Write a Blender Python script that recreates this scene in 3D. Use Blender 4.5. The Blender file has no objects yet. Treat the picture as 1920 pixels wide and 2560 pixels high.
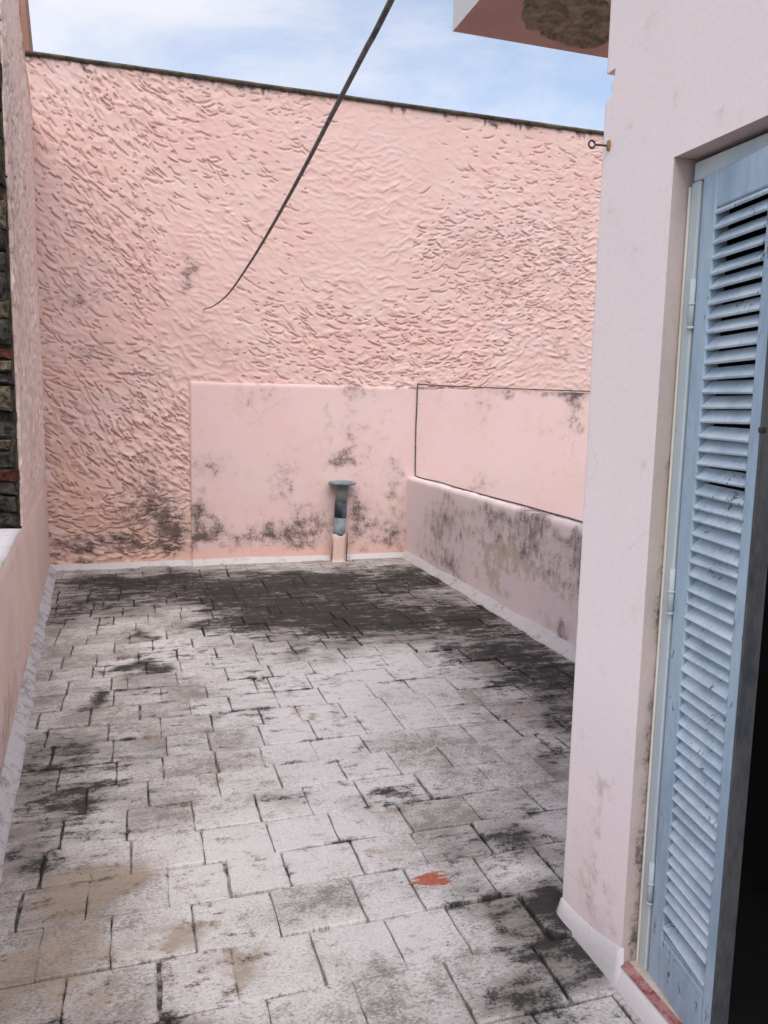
import bpy, math, random
import numpy as np
from mathutils import Matrix, Vector

random.seed(7)
RNG = np.random.default_rng(11)
S = bpy.context.scene
COL = S.collection
R = math.radians

# ------------------------------------------------------------------ camera
cam_d = bpy.data.cameras.new('camera')
cam = bpy.data.objects.new('camera', cam_d)
COL.objects.link(cam)
cam_d.sensor_fit = 'HORIZONTAL'
cam_d.sensor_width = 36.0
cam_d.lens = 36.0 * 1970.5 / 1920.0
cam_d.clip_start = 0.05
cam_d.clip_end = 2000
fwd = Vector((0.29807136, 0.94490424, -0.13531237))
rgt = Vector((0.9542922, -0.29823678, 0.01952495))
upv = Vector((0.02190592, 0.13494737, 0.99061059))
cam.matrix_world = Matrix(((rgt.x, upv.x, -fwd.x, 0.0), (rgt.y, upv.y, -fwd.y, 0.0), (rgt.z, upv.z, -fwd.z, 1.6), (0, 0, 0, 1)))
S.camera = cam

# ------------------------------------------------------------------ sun, sky, exposure
SUN_EL, SUN_AZ = R(50), R(189)       # azimuth clockwise from +Y: behind the camera
sun_d = bpy.data.lights.new('sun', 'SUN')
sun_d.energy = 1.4
sun_d.angle = R(56)
sun_d.color = (1.0, 0.91, 0.80)
sun = bpy.data.objects.new('sun', sun_d)
COL.objects.link(sun)
sdir = Vector((math.sin(SUN_AZ) * math.cos(SUN_EL), math.cos(SUN_AZ) * math.cos(SUN_EL), math.sin(SUN_EL)))
sun.rotation_euler = sdir.to_track_quat('Z', 'Y').to_euler()
sun.location = sdir * 30

W = bpy.data.worlds.new('World')
S.world = W
W.use_nodes = True
wt = W.node_tree
wt.nodes.clear()
wo = wt.nodes.new('ShaderNodeOutputWorld')
bg = wt.nodes.new('ShaderNodeBackground')
sky = wt.nodes.new('ShaderNodeTexSky')
sky.sky_type = 'NISHITA'
sky.sun_disc = False
sky.sun_elevation = SUN_EL
sky.sun_rotation = SUN_AZ
sky.dust_density = 0.6
tcw = wt.nodes.new('ShaderNodeTexCoord')
mpw = wt.nodes.new('ShaderNodeMapping')
mpw.inputs['Scale'].default_value = (1.0, 1.0, 2.6)
mpw.inputs['Location'].default_value = (1.1, 7.3, 2.2)
nzw = wt.nodes.new('ShaderNodeTexNoise')
nzw.inputs['Scale'].default_value = 1.9
nzw.inputs['Detail'].default_value = 9
nzw.inputs['Roughness'].default_value = 0.6
nzw.inputs['Distortion'].default_value = 0.35
mrw = wt.nodes.new('ShaderNodeMapRange')
mrw.interpolation_type = 'SMOOTHSTEP'
mrw.inputs['From Min'].default_value = 0.34
mrw.inputs['From Max'].default_value = 0.66
mrw.inputs['To Min'].default_value = 0.22
mrw.inputs['To Max'].default_value = 0.92
mxw = wt.nodes.new('ShaderNodeMix')
mxw.data_type = 'RGBA'
mxw.inputs['B'].default_value = (4.75, 4.70, 4.95, 1)      # thin white cloud
wt.links.new(tcw.outputs['Generated'], mpw.inputs['Vector'])
wt.links.new(mpw.outputs['Vector'], nzw.inputs['Vector'])
wt.links.new(nzw.outputs['Fac'], mrw.inputs['Value'])
wt.links.new(mrw.outputs['Result'], mxw.inputs['Factor'])
wt.links.new(sky.outputs['Color'], mxw.inputs['A'])
wt.links.new(mxw.outputs['Result'], bg.inputs['Color'])
bg.inputs['Strength'].default_value = 0.094
wt.links.new(bg.outputs['Background'], wo.inputs['Surface'])

S.view_settings.view_transform = 'Standard'
S.view_settings.look = 'None'
S.view_settings.exposure = 1.14
S.view_settings.gamma = 1.0
S.render.engine = 'CYCLES'
S.cycles.use_denoising = True
S.cycles.max_bounces = 4
S.cycles.diffuse_bounces = 3
S.cycles.glossy_bounces = 2
S.cycles.use_adaptive_sampling = True
S.cycles.adaptive_threshold = 0.02

# ------------------------------------------------------------------ node helpers
class NT:
    def __init__(s, name, rough=0.85, spec=0.25, flat=False, dims='3D'):
        s.dims = '2D' if flat else dims
        s.m = bpy.data.materials.new(name)
        s.m.use_nodes = True
        s.t = s.m.node_tree
        s.t.nodes.clear()
        s.out = s.t.nodes.new('ShaderNodeOutputMaterial')
        s.b = s.t.nodes.new('ShaderNodeBsdfPrincipled')
        s.b.inputs['Roughness'].default_value = rough
        s.b.inputs['Specular IOR Level'].default_value = spec
        s.t.links.new(s.b.outputs[0], s.out.inputs['Surface'])
        s.pos = s.t.nodes.new('ShaderNodeNewGeometry').outputs['Position']
        s.vec = s.pos
        if flat:                      # wall surfaces: run along the wall, height
            q = s.sep(s.pos)
            n = s.t.nodes.new('ShaderNodeCombineXYZ')
            s.put(n.inputs[0], s.math('MULTIPLY_ADD', q[1], 0.97, q[0])); s.put(n.inputs[1], q[2])
            s.vec = n.outputs[0]
    def put(s, sock, v):
        if v is None:
            return
        if hasattr(v, 'is_linked') or isinstance(v, bpy.types.NodeSocket):
            s.t.links.new(v, sock)
        elif isinstance(v, (tuple, list)) and sock.type == 'RGBA' and len(v) == 3:
            sock.default_value = (*v, 1)
        else:
            sock.default_value = v
    def math(s, op, a, b=None, c=None, clamp=False):
        n = s.t.nodes.new('ShaderNodeMath')
        n.operation = op
        n.use_clamp = clamp
        s.put(n.inputs[0], a); s.put(n.inputs[1], b); s.put(n.inputs[2], c)
        return n.outputs[0]
    def vmath(s, op, a, b=None, c=None):
        n = s.t.nodes.new('ShaderNodeVectorMath')
        n.operation = op
        s.put(n.inputs[0], a); s.put(n.inputs[1], b); s.put(n.inputs[2], c)
        return n.outputs['Value'] if op in ('LENGTH', 'DOT_PRODUCT', 'DISTANCE') else n.outputs['Vector']
    def add(s, a, b): return s.math('ADD', a, b)
    def mul(s, a, b): return s.math('MULTIPLY', a, b)
    def noise(s, scale, detail=4, rough=0.55, vec=None, dist=0.0, stretch=None, off=None, color=False):
        v = vec if vec is not None else s.vec
        if stretch or off:
            v = s.vmath('MULTIPLY_ADD', v, stretch or (1, 1, 1), off or (0, 0, 0))
        n = s.t.nodes.new('ShaderNodeTexNoise')
        n.noise_dimensions = s.dims
        s.put(n.inputs['Vector'], v)
        n.inputs['Scale'].default_value = scale
        n.inputs['Detail'].default_value = detail
        n.inputs['Roughness'].default_value = rough
        n.inputs['Distortion'].default_value = dist
        return n.outputs['Color'] if color else n.outputs['Fac']
    def attr(s, name='stain'):
        n = s.t.nodes.new('ShaderNodeAttribute'); n.attribute_name = name
        return s.sep(n.outputs['Vector'])
    def voro(s, scale, vec=None, feature='F1', stretch=None):
        v = vec if vec is not None else s.vec
        if stretch:
            v = s.vmath('MULTIPLY', v, stretch)
        n = s.t.nodes.new('ShaderNodeTexVoronoi')
        n.feature = feature
        n.voronoi_dimensions = s.dims
        s.put(n.inputs['Vector'], v)
        n.inputs['Scale'].default_value = scale
        return n.outputs['Distance']
    def step(s, v, lo, hi, a=0.0, b=1.0):
        n = s.t.nodes.new('ShaderNodeMapRange')
        n.interpolation_type = 'SMOOTHSTEP'
        s.put(n.inputs['Value'], v)
        n.inputs['From Min'].default_value = lo
        n.inputs['From Max'].default_value = hi
        n.inputs['To Min'].default_value = a
        n.inputs['To Max'].default_value = b
        return n.outputs['Result']
    def mix(s, f, a, b, blend='MIX'):
        n = s.t.nodes.new('ShaderNodeMix')
        n.data_type = 'RGBA'
        n.blend_type = blend
        s.put(n.inputs['Factor'], f); s.put(n.inputs['A'], a); s.put(n.inputs['B'], b)
        return n.outputs['Result']
    def sep(s, v=None):
        n = s.t.nodes.new('ShaderNodeSeparateXYZ')
        s.put(n.inputs[0], v if v is not None else s.pos)
        return n.outputs
    def bump(s, h, strength=0.4, dist=0.01):
        n = s.t.nodes.new('ShaderNodeBump')
        n.inputs['Strength'].default_value = strength
        n.inputs['Distance'].default_value = dist
        s.put(n.inputs['Height'], h)
        s.t.links.new(n.outputs[0], s.b.inputs['Normal'])
    def done(s, col, rough=None):
        s.put(s.b.inputs['Base Color'], col)
        if rough is not None:
            s.put(s.b.inputs['Roughness'], rough)
        return s.m

# stains with a shape of their own (world metres: centre, centre, radius, radius, weight)
FB = [(-0.17,7.28,0.75,0.30,0.80),(0.57,6.51,0.48,0.41,1.20),(1.36,6.58,0.87,0.73,1.10),(1.07,5.78,0.76,0.62,0.95),(0.58,5.64,0.33,0.32,0.60),(2.44,6.81,0.33,0.57,1.10),(1.83,5.36,0.55,0.46,0.80),(2.39,5.32,0.19,0.31,1.20),(2.23,4.50,0.43,0.46,0.90),(2.30,4.03,0.33,0.57,0.80),(2.12,3.50,0.14,0.44,0.70),(1.81,3.04,0.16,0.30,0.50),(1.39,2.48,0.22,0.15,0.80),(1.24,2.15,0.09,0.04,1.50),(1.23,1.92,0.13,0.16,1.10),(1.17,2.03,0.11,0.07,0.70),(1.05,1.72,0.18,0.09,1.00),(-0.06,5.41,0.06,0.17,1.20),(-0.04,4.85,0.10,0.27,1.10),(-0.24,4.32,0.07,0.17,1.40),(-0.43,3.64,0.19,0.39,0.60),(-0.31,3.29,0.23,0.14,0.60),(0.53,3.03,0.17,0.12,0.65),(0.18,3.05,0.18,0.08,0.30),(1.01,2.91,0.27,0.10,0.50),(1.46,5.46,0.57,0.62,0.60),(-0.61,6.05,0.22,0.57,0.50),(1.01,4.86,0.15,0.24,0.60),(0.56,3.89,0.12,0.16,0.40),(-0.36,2.88,0.11,0.17,0.55),(-0.13,2.05,0.23,0.09,0.60),(0.13,1.93,0.07,0.04,0.90),(-0.34,2.27,0.07,0.11,0.40),(1.02,2.20,0.15,0.06,0.45),(1.17,2.66,0.12,0.08,0.40),(0.92,3.35,0.16,0.10,0.40),(-0.21,2.60,0.33,0.25,0.25),(3.76,5.98,0.28,0.82,0.70)]
FB += [(1.2,2.13,0.15,0.08,1.6),(1.2,1.9,0.22,0.2,0.3),(1.05,1.7,0.28,0.13,0.25),(0.0,7.1,1.0,0.6,0.85),(0.9,7.0,1.0,0.6,0.7),(2.0,6.9,0.9,0.7,0.65),(1.4,5.9,1.1,0.8,0.5),(2.3,5.8,0.6,1.0,0.6),(-0.3,6.5,0.6,0.6,0.5),(2.45,4.9,0.5,0.9,0.5),(0.0,6.3,1.0,0.4,0.4),(0.2,4.2,1.2,1.2,0.22),(2.2,4.0,.6,.9,.35),(-0.3,3.2,.5,.8,.3),(1.3,2.4,.35,.5,.3),(1.0,5.0,1.6,.5,.2)]
FW = [(0.75,3.1,0.5,0.5,0.5),(0.5,2.35,0.55,0.35,0.5),(0.99,4.02,0.69,0.80,1.00),(0.36,2.69,0.42,0.32,0.90),(1.54,4.49,0.48,0.36,0.70),(0.75,2.09,0.31,0.16,0.70),(0.36,4.97,0.61,0.57,0.60),(0.48,2.05,0.28,0.18,0.60),(1.21,2.37,0.17,0.14,0.70),(1.57,2.46,0.09,0.15,0.80)]
FE = [(-0.15,2.58,0.19,0.18,1.00),(0.13,2.29,0.13,0.10,0.90),(0.24,2.06,0.09,0.11,0.70),(0.33,3.24,0.07,0.11,0.80),(0.81,3.88,0.08,0.16,1.00),(-0.13,5.06,0.10,0.21,0.80),(0.95,2.78,0.11,0.09,0.70),(0.18,3.10,0.05,0.08,0.90),(-0.08,3.49,0.05,0.10,0.80),(0.00,3.73,0.05,0.09,0.80),(1.92,3.60,0.25,0.35,0.50),(-0.29,2.19,0.21,0.25,0.60),(0.81,2.55,0.06,0.07,0.70)]
FE += [(-0.2,2.62,0.28,0.20,0.45),(0.0,2.35,0.5,0.35,0.22),(0.2,2.05,0.6,0.25,0.25),(0.9,2.75,0.3,0.2,0.2)]
WB = [(0.50,2.80,0.13,0.29,0.90),(-0.46,2.49,0.38,0.18,0.60),(-0.33,2.06,0.28,0.18,0.65),(0.09,0.57,0.44,0.51,0.95),(0.31,0.33,0.19,0.36,0.75),(0.05,0.18,0.41,0.12,0.7),(-0.53,0.20,0.50,0.2,1.0),(-0.76,0.66,0.14,0.34,0.40),(3.72,2.97,0.93,0.61,0.36),(4.47,2.25,0.59,0.47,0.45),(3.34,3.23,0.41,0.24,0.35),(0.83,2.07,0.61,0.23,0.45),(4.51,3.40,0.39,0.83,0.40),(0.08,1.86,0.50,0.15,0.50),(-0.50,1.29,0.35,0.44,0.30),(0.10,1.03,0.15,0.06,0.60),(1.77,2.81,1.01,0.31,0.20)]
PB = [(0.70,0.97,0.31,0.22,0.75),(0.56,0.56,0.13,0.20,1.00),(0.62,0.32,0.31,0.24,0.85),(0.58,0.24,0.15,0.12,0.60),(1.21,0.24,0.48,0.20,1.00),(1.66,0.37,0.33,0.33,0.80),(1.37,0.71,0.24,0.24,0.40),(2.11,1.31,0.19,0.53,0.55),(1.99,1.03,0.30,0.14,0.80),(2.25,0.31,0.57,0.42,0.62),(2.16,0.53,0.17,0.46,0.45),(2.57,0.82,0.18,0.34,0.70),(2.65,0.26,0.27,0.26,0.60),(1.17,1.66,0.43,0.16,0.50),(2.15,1.76,0.30,0.14,0.70),(1.45,0.91,0.20,0.24,0.50),(2.75,1.77,0.26,0.08,0.90),(3.11,1.62,0.18,0.21,0.40),(3.53,1.60,0.23,0.21,0.60),(4.69,1.67,0.18,0.31,0.95),(4.04,1.80,0.82,0.08,0.75),(4.68,1.80,0.35,0.11,0.85),(3.56,0.74,0.33,0.18,0.55),(4.71,1.25,0.15,0.36,0.35),(0.94,1.46,0.08,0.27,0.30)]
RB = [(7.01,0.47,0.43,0.23,0.62),(6.58,0.60,0.57,0.25,0.5),(5.11,0.66,0.25,0.20,0.75),(5.65,0.66,0.44,0.22,0.62),(4.65,0.60,0.50,0.28,0.62),(4.46,0.70,0.15,0.20,0.5),(7.09,0.12,0.66,0.28,0.60),(6.53,0.15,0.38,0.18,0.65),(5.98,0.78,1.69,0.10,0.45),(4.95,0.80,0.88,0.08,0.35),(4.59,0.09,0.31,0.07,0.90),(4.38,0.50,0.14,0.23,0.40),(6.2,.45,.9,.3,.35),(5.2,.45,.6,.3,.35),(4.6,.3,.5,.2,.3)]
RY = [(5.42,0.46,0.83,0.15,1.00),(5.69,0.24,0.45,0.13,0.70),(4.62,0.36,0.31,0.11,0.50)]

PINK = (0.655, 0.472, 0.445)
PINK2 = (0.690, 0.375, 0.300)
PALE = (0.885, 0.785, 0.80)
MOULD = (0.030, 0.027, 0.026)

def m_floor(name, dark=0.0, tile=True):
    n = NT(name, 0.9, 0.15, dims='2D')
    black, white, beige = n.attr('stain')[:3]
    big = n.noise(2.9, 4, 0.65)
    mid = n.noise(15, 6, 0.78, stretch=(0.8, 1.15, 1))
    fine = n.noise(110, 4, 0.8, stretch=(0.7, 1.15, 1))
    oi = n.t.nodes.new('ShaderNodeObjectInfo').outputs['Random'] if tile else 0.4
    dm, df, db = n.add(mid, -0.5), n.add(fine, -0.5), n.add(big, -0.5)
    lime = n.add(n.add(n.mul(white, 0.85), n.mul(db, 1.5)), n.add(n.mul(dm, 1.9), n.mul(n.add(oi, -0.5), 0.26)))
    lime = n.step(n.add(lime, n.mul(df, 1.5)), -0.45, 0.50)
    c = n.mix(lime, (0.275, 0.25, 0.235), (0.685, 0.668, 0.678))
    bmask = n.step(n.add(beige, n.add(n.mul(dm, 2.4), n.mul(df, 1.1))), 0.22, 0.75)
    c = n.mix(n.mul(bmask, 0.85), c, n.mix(mid, (0.27, 0.205, 0.155), (0.46, 0.385, 0.315)))
    if tile:      # red paint spill with brushed edge
        q = n.sep(n.pos)
        rv = n.vmath('MULTIPLY_ADD', n.pos, (13.5, 19.0, 0), (-12.45, -43.98, 0))
        rl = n.vmath('LENGTH', rv)
        sx = n.noise(34, 3, 0.6, stretch=(0.22, 2.0, 1), off=(4, 7, 0))
        rm = n.step(n.add(n.math('SUBTRACT', 1.0, rl), n.mul(n.add(sx, -0.5), 2.2)), 0.22, 0.30)
        rm = n.mul(rm, n.step(rl, 0.95, 1.15, 1, 0))
        c = n.mix(n.mul(rm, n.step(df, -0.22, 0.0, 0.35, 1.0)), c, n.mix(mid, (0.34, 0.075, 0.04), (0.56, 0.17, 0.10)))
    f = n.add(black, n.add(n.mul(dm, 3.0), n.mul(df, 2.0)))
    f = n.add(f, n.add(n.mul(db, 1.3), dark))
    if tile:
        f = n.add(f, n.mul(n.add(oi, -0.5), 0.14))
        g = n.t.nodes.new('ShaderNodeTexCoord').outputs['Generated']
        gs = n.sep(g)
        ex = n.math('MINIMUM', gs[0], n.math('SUBTRACT', 1.0, gs[0]))
        ey = n.math('MINIMUM', gs[1], n.math('SUBTRACT', 1.0, gs[1]))
        e = n.math('MINIMUM', ex, ey)
        edge = n.step(n.add(e, n.mul(n.add(df, dm), 0.07)), -0.01, 0.045, 1.0, 0.0)
        f = n.add(f, n.mul(edge, n.step(n.add(db, n.mul(dm, 1.0)), -0.2, 0.2, 0.0, 0.6)))
    sm = n.add(n.noise(6.5, 5, 0.7, stretch=(0.45, 1.9, 1), off=(3, 1, 0)), -0.5)     # smears across the courses
    f = n.add(f, n.mul(sm, 1.9))
    film = n.step(f, 0.27, 1.30, 0.0, 0.97)
    c = n.mix(film, c, n.mix(mid, (0.014, 0.014, 0.016), (0.046, 0.042, 0.040)))
    pep = n.step(n.add(n.noise(330, 2, 0.6), n.mul(dm, 0.25)), 0.60, 0.72, 0, 0.55)
    c = n.mix(pep, c, (0.11, 0.095, 0.085))
    c = n.mix(1.0, c, n.mix(fine, (0.66, 0.65, 0.64), (1.22, 1.22, 1.22)), 'MULTIPLY')
    n.bump(n.add(n.mul(mid, 1.0), n.mul(fine, 0.7)), 0.8, 0.008)
    return n.done(c)

def m_wall(name, c1, c2, bumpd=0.004, fine_b=0.5, film=0.85, crack=0.0, basez=None, streak=False, pale=None, ycol=(0.52, 0.42, 0.33)):
    """painted render; the stain attribute carries mould, yellowing and tint"""
    n = NT(name, 0.88, 0.2, flat=True)
    mould, yellow = n.attr('stain')[:2]
    big = n.noise(1.6, 3, 0.6)
    mid = n.noise(10, 4, 0.68)
    fine = n.noise(75, 4, 0.75)
    dm, df = n.add(mid, -0.5), n.add(fine, -0.5)
    c = n.mix(n.step(n.add(big, n.mul(dm, 0.5)), 0.32, 0.68), c1, c2)
    c = n.mix(n.step(n.noise(2.6, 3, 0.6, off=(3, 9, 4)), 0.5, 0.75, 0, 0.5), c, pale or (0.66, 0.515, 0.47))
    if basez is not None:
        z = n.sep(n.pos)[2]
        bm = n.step(n.add(z, n.mul(dm, 0.10)), basez - 0.03, basez + 0.03, 1, 0)
        c = n.mix(n.mul(bm, 0.55), c, (0.69, 0.41, 0.33))
    ym = n.step(n.add(yellow, n.mul(dm, 1.6)), 0.25, 0.65)
    c = n.mix(n.mul(ym, 0.65), c, ycol)
    if crack:
        wv = n.vmath('MULTIPLY_ADD', n.noise(2.5, 4, 0.6, color=True), (0.35, 0.35, 0.35), n.vec)
        cv = n.voro(2.1, wv, 'DISTANCE_TO_EDGE')
        cm = n.mul(n.step(cv, 0.0, 0.008, 1, 0), n.step(big, 0.5, 0.62))
        c = n.mix(n.mul(cm, crack), c, (0.22, 0.13, 0.12))
    if streak:
        st = n.add(n.noise(24, 3, 0.65, stretch=(1, 0.2, 1)), -0.5)
        f = n.add(mould, n.add(n.mul(st, 1.0), n.add(n.mul(df, 1.5), n.mul(dm, 1.3))))
    else:
        f = n.add(mould, n.add(n.mul(dm, 1.7), n.mul(df, 1.7)))
    haze = n.step(n.add(mould, n.mul(dm, 1.1)), 0.05, 1.1, 0, 0.42)
    c = n.mix(haze, c, (0.30, 0.235, 0.215))
    sp = n.step(f, 0.45, 1.15, 0, film)
    c = n.mix(sp, c, (0.060, 0.048, 0.045))
    c = n.mix(1.0, c, n.mix(fine, (0.90, 0.89, 0.89), (1.07, 1.07, 1.07)), 'MULTIPLY')
    n.bump(n.add(mid, n.mul(fine, 0.6)), fine_b, bumpd)
    return n.done(c)

def m_lime(name, dark=0.0, k=1.0):
    n = NT(name, 0.9, 0.2)
    mid = n.noise(11, 4, 0.7)
    fine = n.noise(70, 4, 0.75)
    big = n.noise(2.3, 4, 0.6)
    c = n.mix(big, (0.60 * k, 0.58 * k, 0.60 * k), (0.72 * k, 0.70 * k, 0.73 * k))
    f = n.add(n.add(n.mul(n.add(mid, -0.5), 1.5), n.mul(n.add(fine, -0.5), 1.2)), n.add(n.mul(n.add(big, -0.5), 1.0), dark))
    c = n.mix(n.step(f, 0.25, 0.75, 0, 0.8), c, (0.17, 0.155, 0.145))
    n.bump(n.add(mid, n.mul(fine, 0.7)), 0.5, 0.006)
    return n.done(c)

def m_plain(name, c1, c2, scale=8, rough=0.7, spec=0.3, bump=0.3, bd=0.003, stretch=None, chips=None, metal=0.0):
    n = NT(name, rough, spec)
    a = n.noise(scale, 3, 0.65, stretch=stretch)
    f = n.noise(scale * 9, 3, 0.7, stretch=stretch)
    c = n.mix(n.step(n.add(a, n.mul(n.add(f, -0.5), 0.5)), 0.3, 0.7), c1, c2)
    if chips:
        ch = n.add(n.noise(55, 3, 0.7, stretch=(1, 1, 0.35)), n.mul(n.add(n.noise(5, 2, 0.6, off=(2, 4, 8)), -0.5), 0.55))
        c = n.mix(n.step(ch, chips, chips + 0.03, 0, 0.85), c, (0.10, 0.085, 0.075))
    n.b.inputs['Metallic'].default_value = metal
    n.bump(n.add(a, n.mul(f, 0.5)), bump, bd)
    return n.done(c)

M = {}
M['tile'] = m_floor('limed_terracotta')
M['bed'] = m_floor('joint_mortar', dark=0.62, tile=False)
M['stucco'] = m_wall('rough_pink_stucco', PINK, (0.655, 0.448, 0.41), bumpd=0.005, fine_b=0.55, basez=0.10, ycol=(0.60, 0.385, 0.30))
M['panel'] = m_wall('smooth_pink_render', (0.675, 0.51, 0.51), (0.67, 0.485, 0.475), bumpd=0.003, crack=0.5, basez=0.17)
M['rpar'] = m_wall('grimy_pink_render', (0.78, 0.665, 0.655), (0.79, 0.68, 0.69), bumpd=0.004, streak=True, film=0.68, pale=(0.78, 0.70, 0.72))
M['lpar'] = m_wall('peach_render', (0.78, 0.61, 0.56), (0.77, 0.55, 0.47), streak=True, film=0.6, bumpd=0.004)
M['stub'] = m_wall('stub_stucco', (0.77, 0.61, 0.56), (0.76, 0.57, 0.51), bumpd=0.005, fine_b=0.6)
M['house'] = m_wall('pale_lilac_render', PALE, (0.885, 0.785, 0.785), bumpd=0.0022, fine_b=0.16, crack=0.14, film=0.4, pale=(0.88, 0.795, 0.815), ycol=(0.56, 0.50, 0.44))
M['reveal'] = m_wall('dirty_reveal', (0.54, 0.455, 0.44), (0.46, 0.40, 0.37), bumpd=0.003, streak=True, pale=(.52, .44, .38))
M['lime'] = m_lime('white_limewash')
M['lime_grey'] = m_lime('worn_limewash', 0.22, 0.80)
M['lime_dirty'] = m_lime('dirty_limewash', 0.34, 0.74)
M['coping'] = m_plain('black_weathered_coping', (0.050, 0.042, 0.032), (0.125, 0.105, 0.08), 6, 0.9, 0.1, 0.5, 0.01)
M['brown'] = m_plain('brown_render', (0.25, 0.125, 0.085), (0.32, 0.17, 0.12), 4)
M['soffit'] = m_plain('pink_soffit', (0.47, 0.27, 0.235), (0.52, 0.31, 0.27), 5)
M['concrete'] = m_plain('spalled_concrete', (0.17, 0.135, 0.10), (0.40, 0.325, 0.245), 16, 0.95, 0.1, 0.9, 0.012)
M['fascia'] = m_lime('fascia_paint', 0.05)
M['rubble'] = m_plain('rubble_mortar', (0.035, 0.03, 0.026), (0.12, 0.10, 0.08), 12, 0.95, 0.1, 0.9, 0.012)
M['stone_dark'] = m_plain('dark_stone', (0.010, 0.010, 0.010), (0.07, 0.064, 0.058), 22, 0.95, 0.1, 0.9, 0.012)
M['stone_tan'] = m_plain('tan_stone', (0.022, 0.019, 0.015), (0.15, 0.125, 0.09), 22, 0.95, 0.1, 0.9, 0.012)
M['brick_red'] = m_plain('old_red_brick', (0.025, 0.014, 0.012), (0.17, 0.055, 0.035), 20, 0.95, 0.1, 0.9, 0.012)
M['blue'] = m_plain('blue_grey_paint', (0.27, 0.385, 0.505), (0.40, 0.52, 0.635), 6, 0.5, 0.4, 0.35, 0.0012, stretch=(1, 1, .25), chips=0.665)
M['slat'] = m_plain('slat_paint', (0.36, 0.46, 0.565), (0.52, 0.615, 0.70), 9, 0.5, 0.4, 0.3, 0.001, stretch=(1, 1, 1), chips=0.675)
M['edge'] = m_plain('shaded_worn_edge', (0.030, 0.038, 0.052), (0.085, 0.088, 0.095), 9, 0.7, 0.3, 0.5, 0.002, stretch=(1, 1, .3), chips=0.70)  # worn edge paint, with the shade on the leaf's end put into its colour
M['frame'] = m_plain('frame_paint', (0.42, 0.50, 0.56), (0.52, 0.56, 0.57), 6, 0.6, 0.3, 0.4, 0.0015, stretch=(1, 1, .25), chips=0.70)
M['cream'] = m_plain('cream_bead', (0.60, 0.58, 0.50), (0.70, 0.68, 0.62), 7, 0.7, 0.3, 0.4, 0.0015, stretch=(1, 1, .2))
M['dark'] = m_plain('dark_room', (0.010, 0.010, 0.011), (0.016, 0.016, 0.016), 3)  # near-black lining: the darkness of the unlit room is put into its colour
M['iron'] = m_plain('dark_iron', (0.02, 0.018, 0.018), (0.05, 0.04, 0.035), 30, 0.6, 0.4)
M['rust'] = m_plain('rust', (0.16, 0.07, 0.03), (0.40, 0.24, 0.11), 60, 0.9, 0.2)
M['cable'] = m_plain('dark_grey_sheath', (0.035, 0.032, 0.032), (0.15, 0.138, 0.13), 26, 0.55, 0.4, 0.4, 0.001)
M['redpaint'] = m_plain('crimson_paint', (0.17, 0.022, 0.040), (0.40, 0.22, 0.21), 26, 0.6, 0.3)
M['sill'] = m_plain('sill_cement', (0.45, 0.38, 0.32), (0.62, 0.52, 0.47), 14, 0.85, 0.2)
M['pipe_dark'] = m_plain('dark_slate_pipe', (0.035, 0.052, 0.065), (0.085, 0.11, 0.125), 12, 0.6, 0.3)
M['pipe_blue'] = m_plain('blue_grey_pipe', (0.12, 0.155, 0.19), (0.24, 0.28, 0.33), 9, 0.5, 0.4)
M['pipe_green'] = m_plain('green_grey_pipe', (0.13, 0.15, 0.145), (0.19, 0.205, 0.19), 9, 0.6, 0.3)
M['sleeve'] = m_wall('pipe_sleeve_render', (0.62, 0.46, 0.42), (0.66, 0.49, 0.45), bumpd=0.004)
M['ground'] = m_plain('yard_ground', (0.16, 0.14, 0.12), (0.24, 0.215, 0.19), 0.6, 0.95, 0.1)

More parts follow.
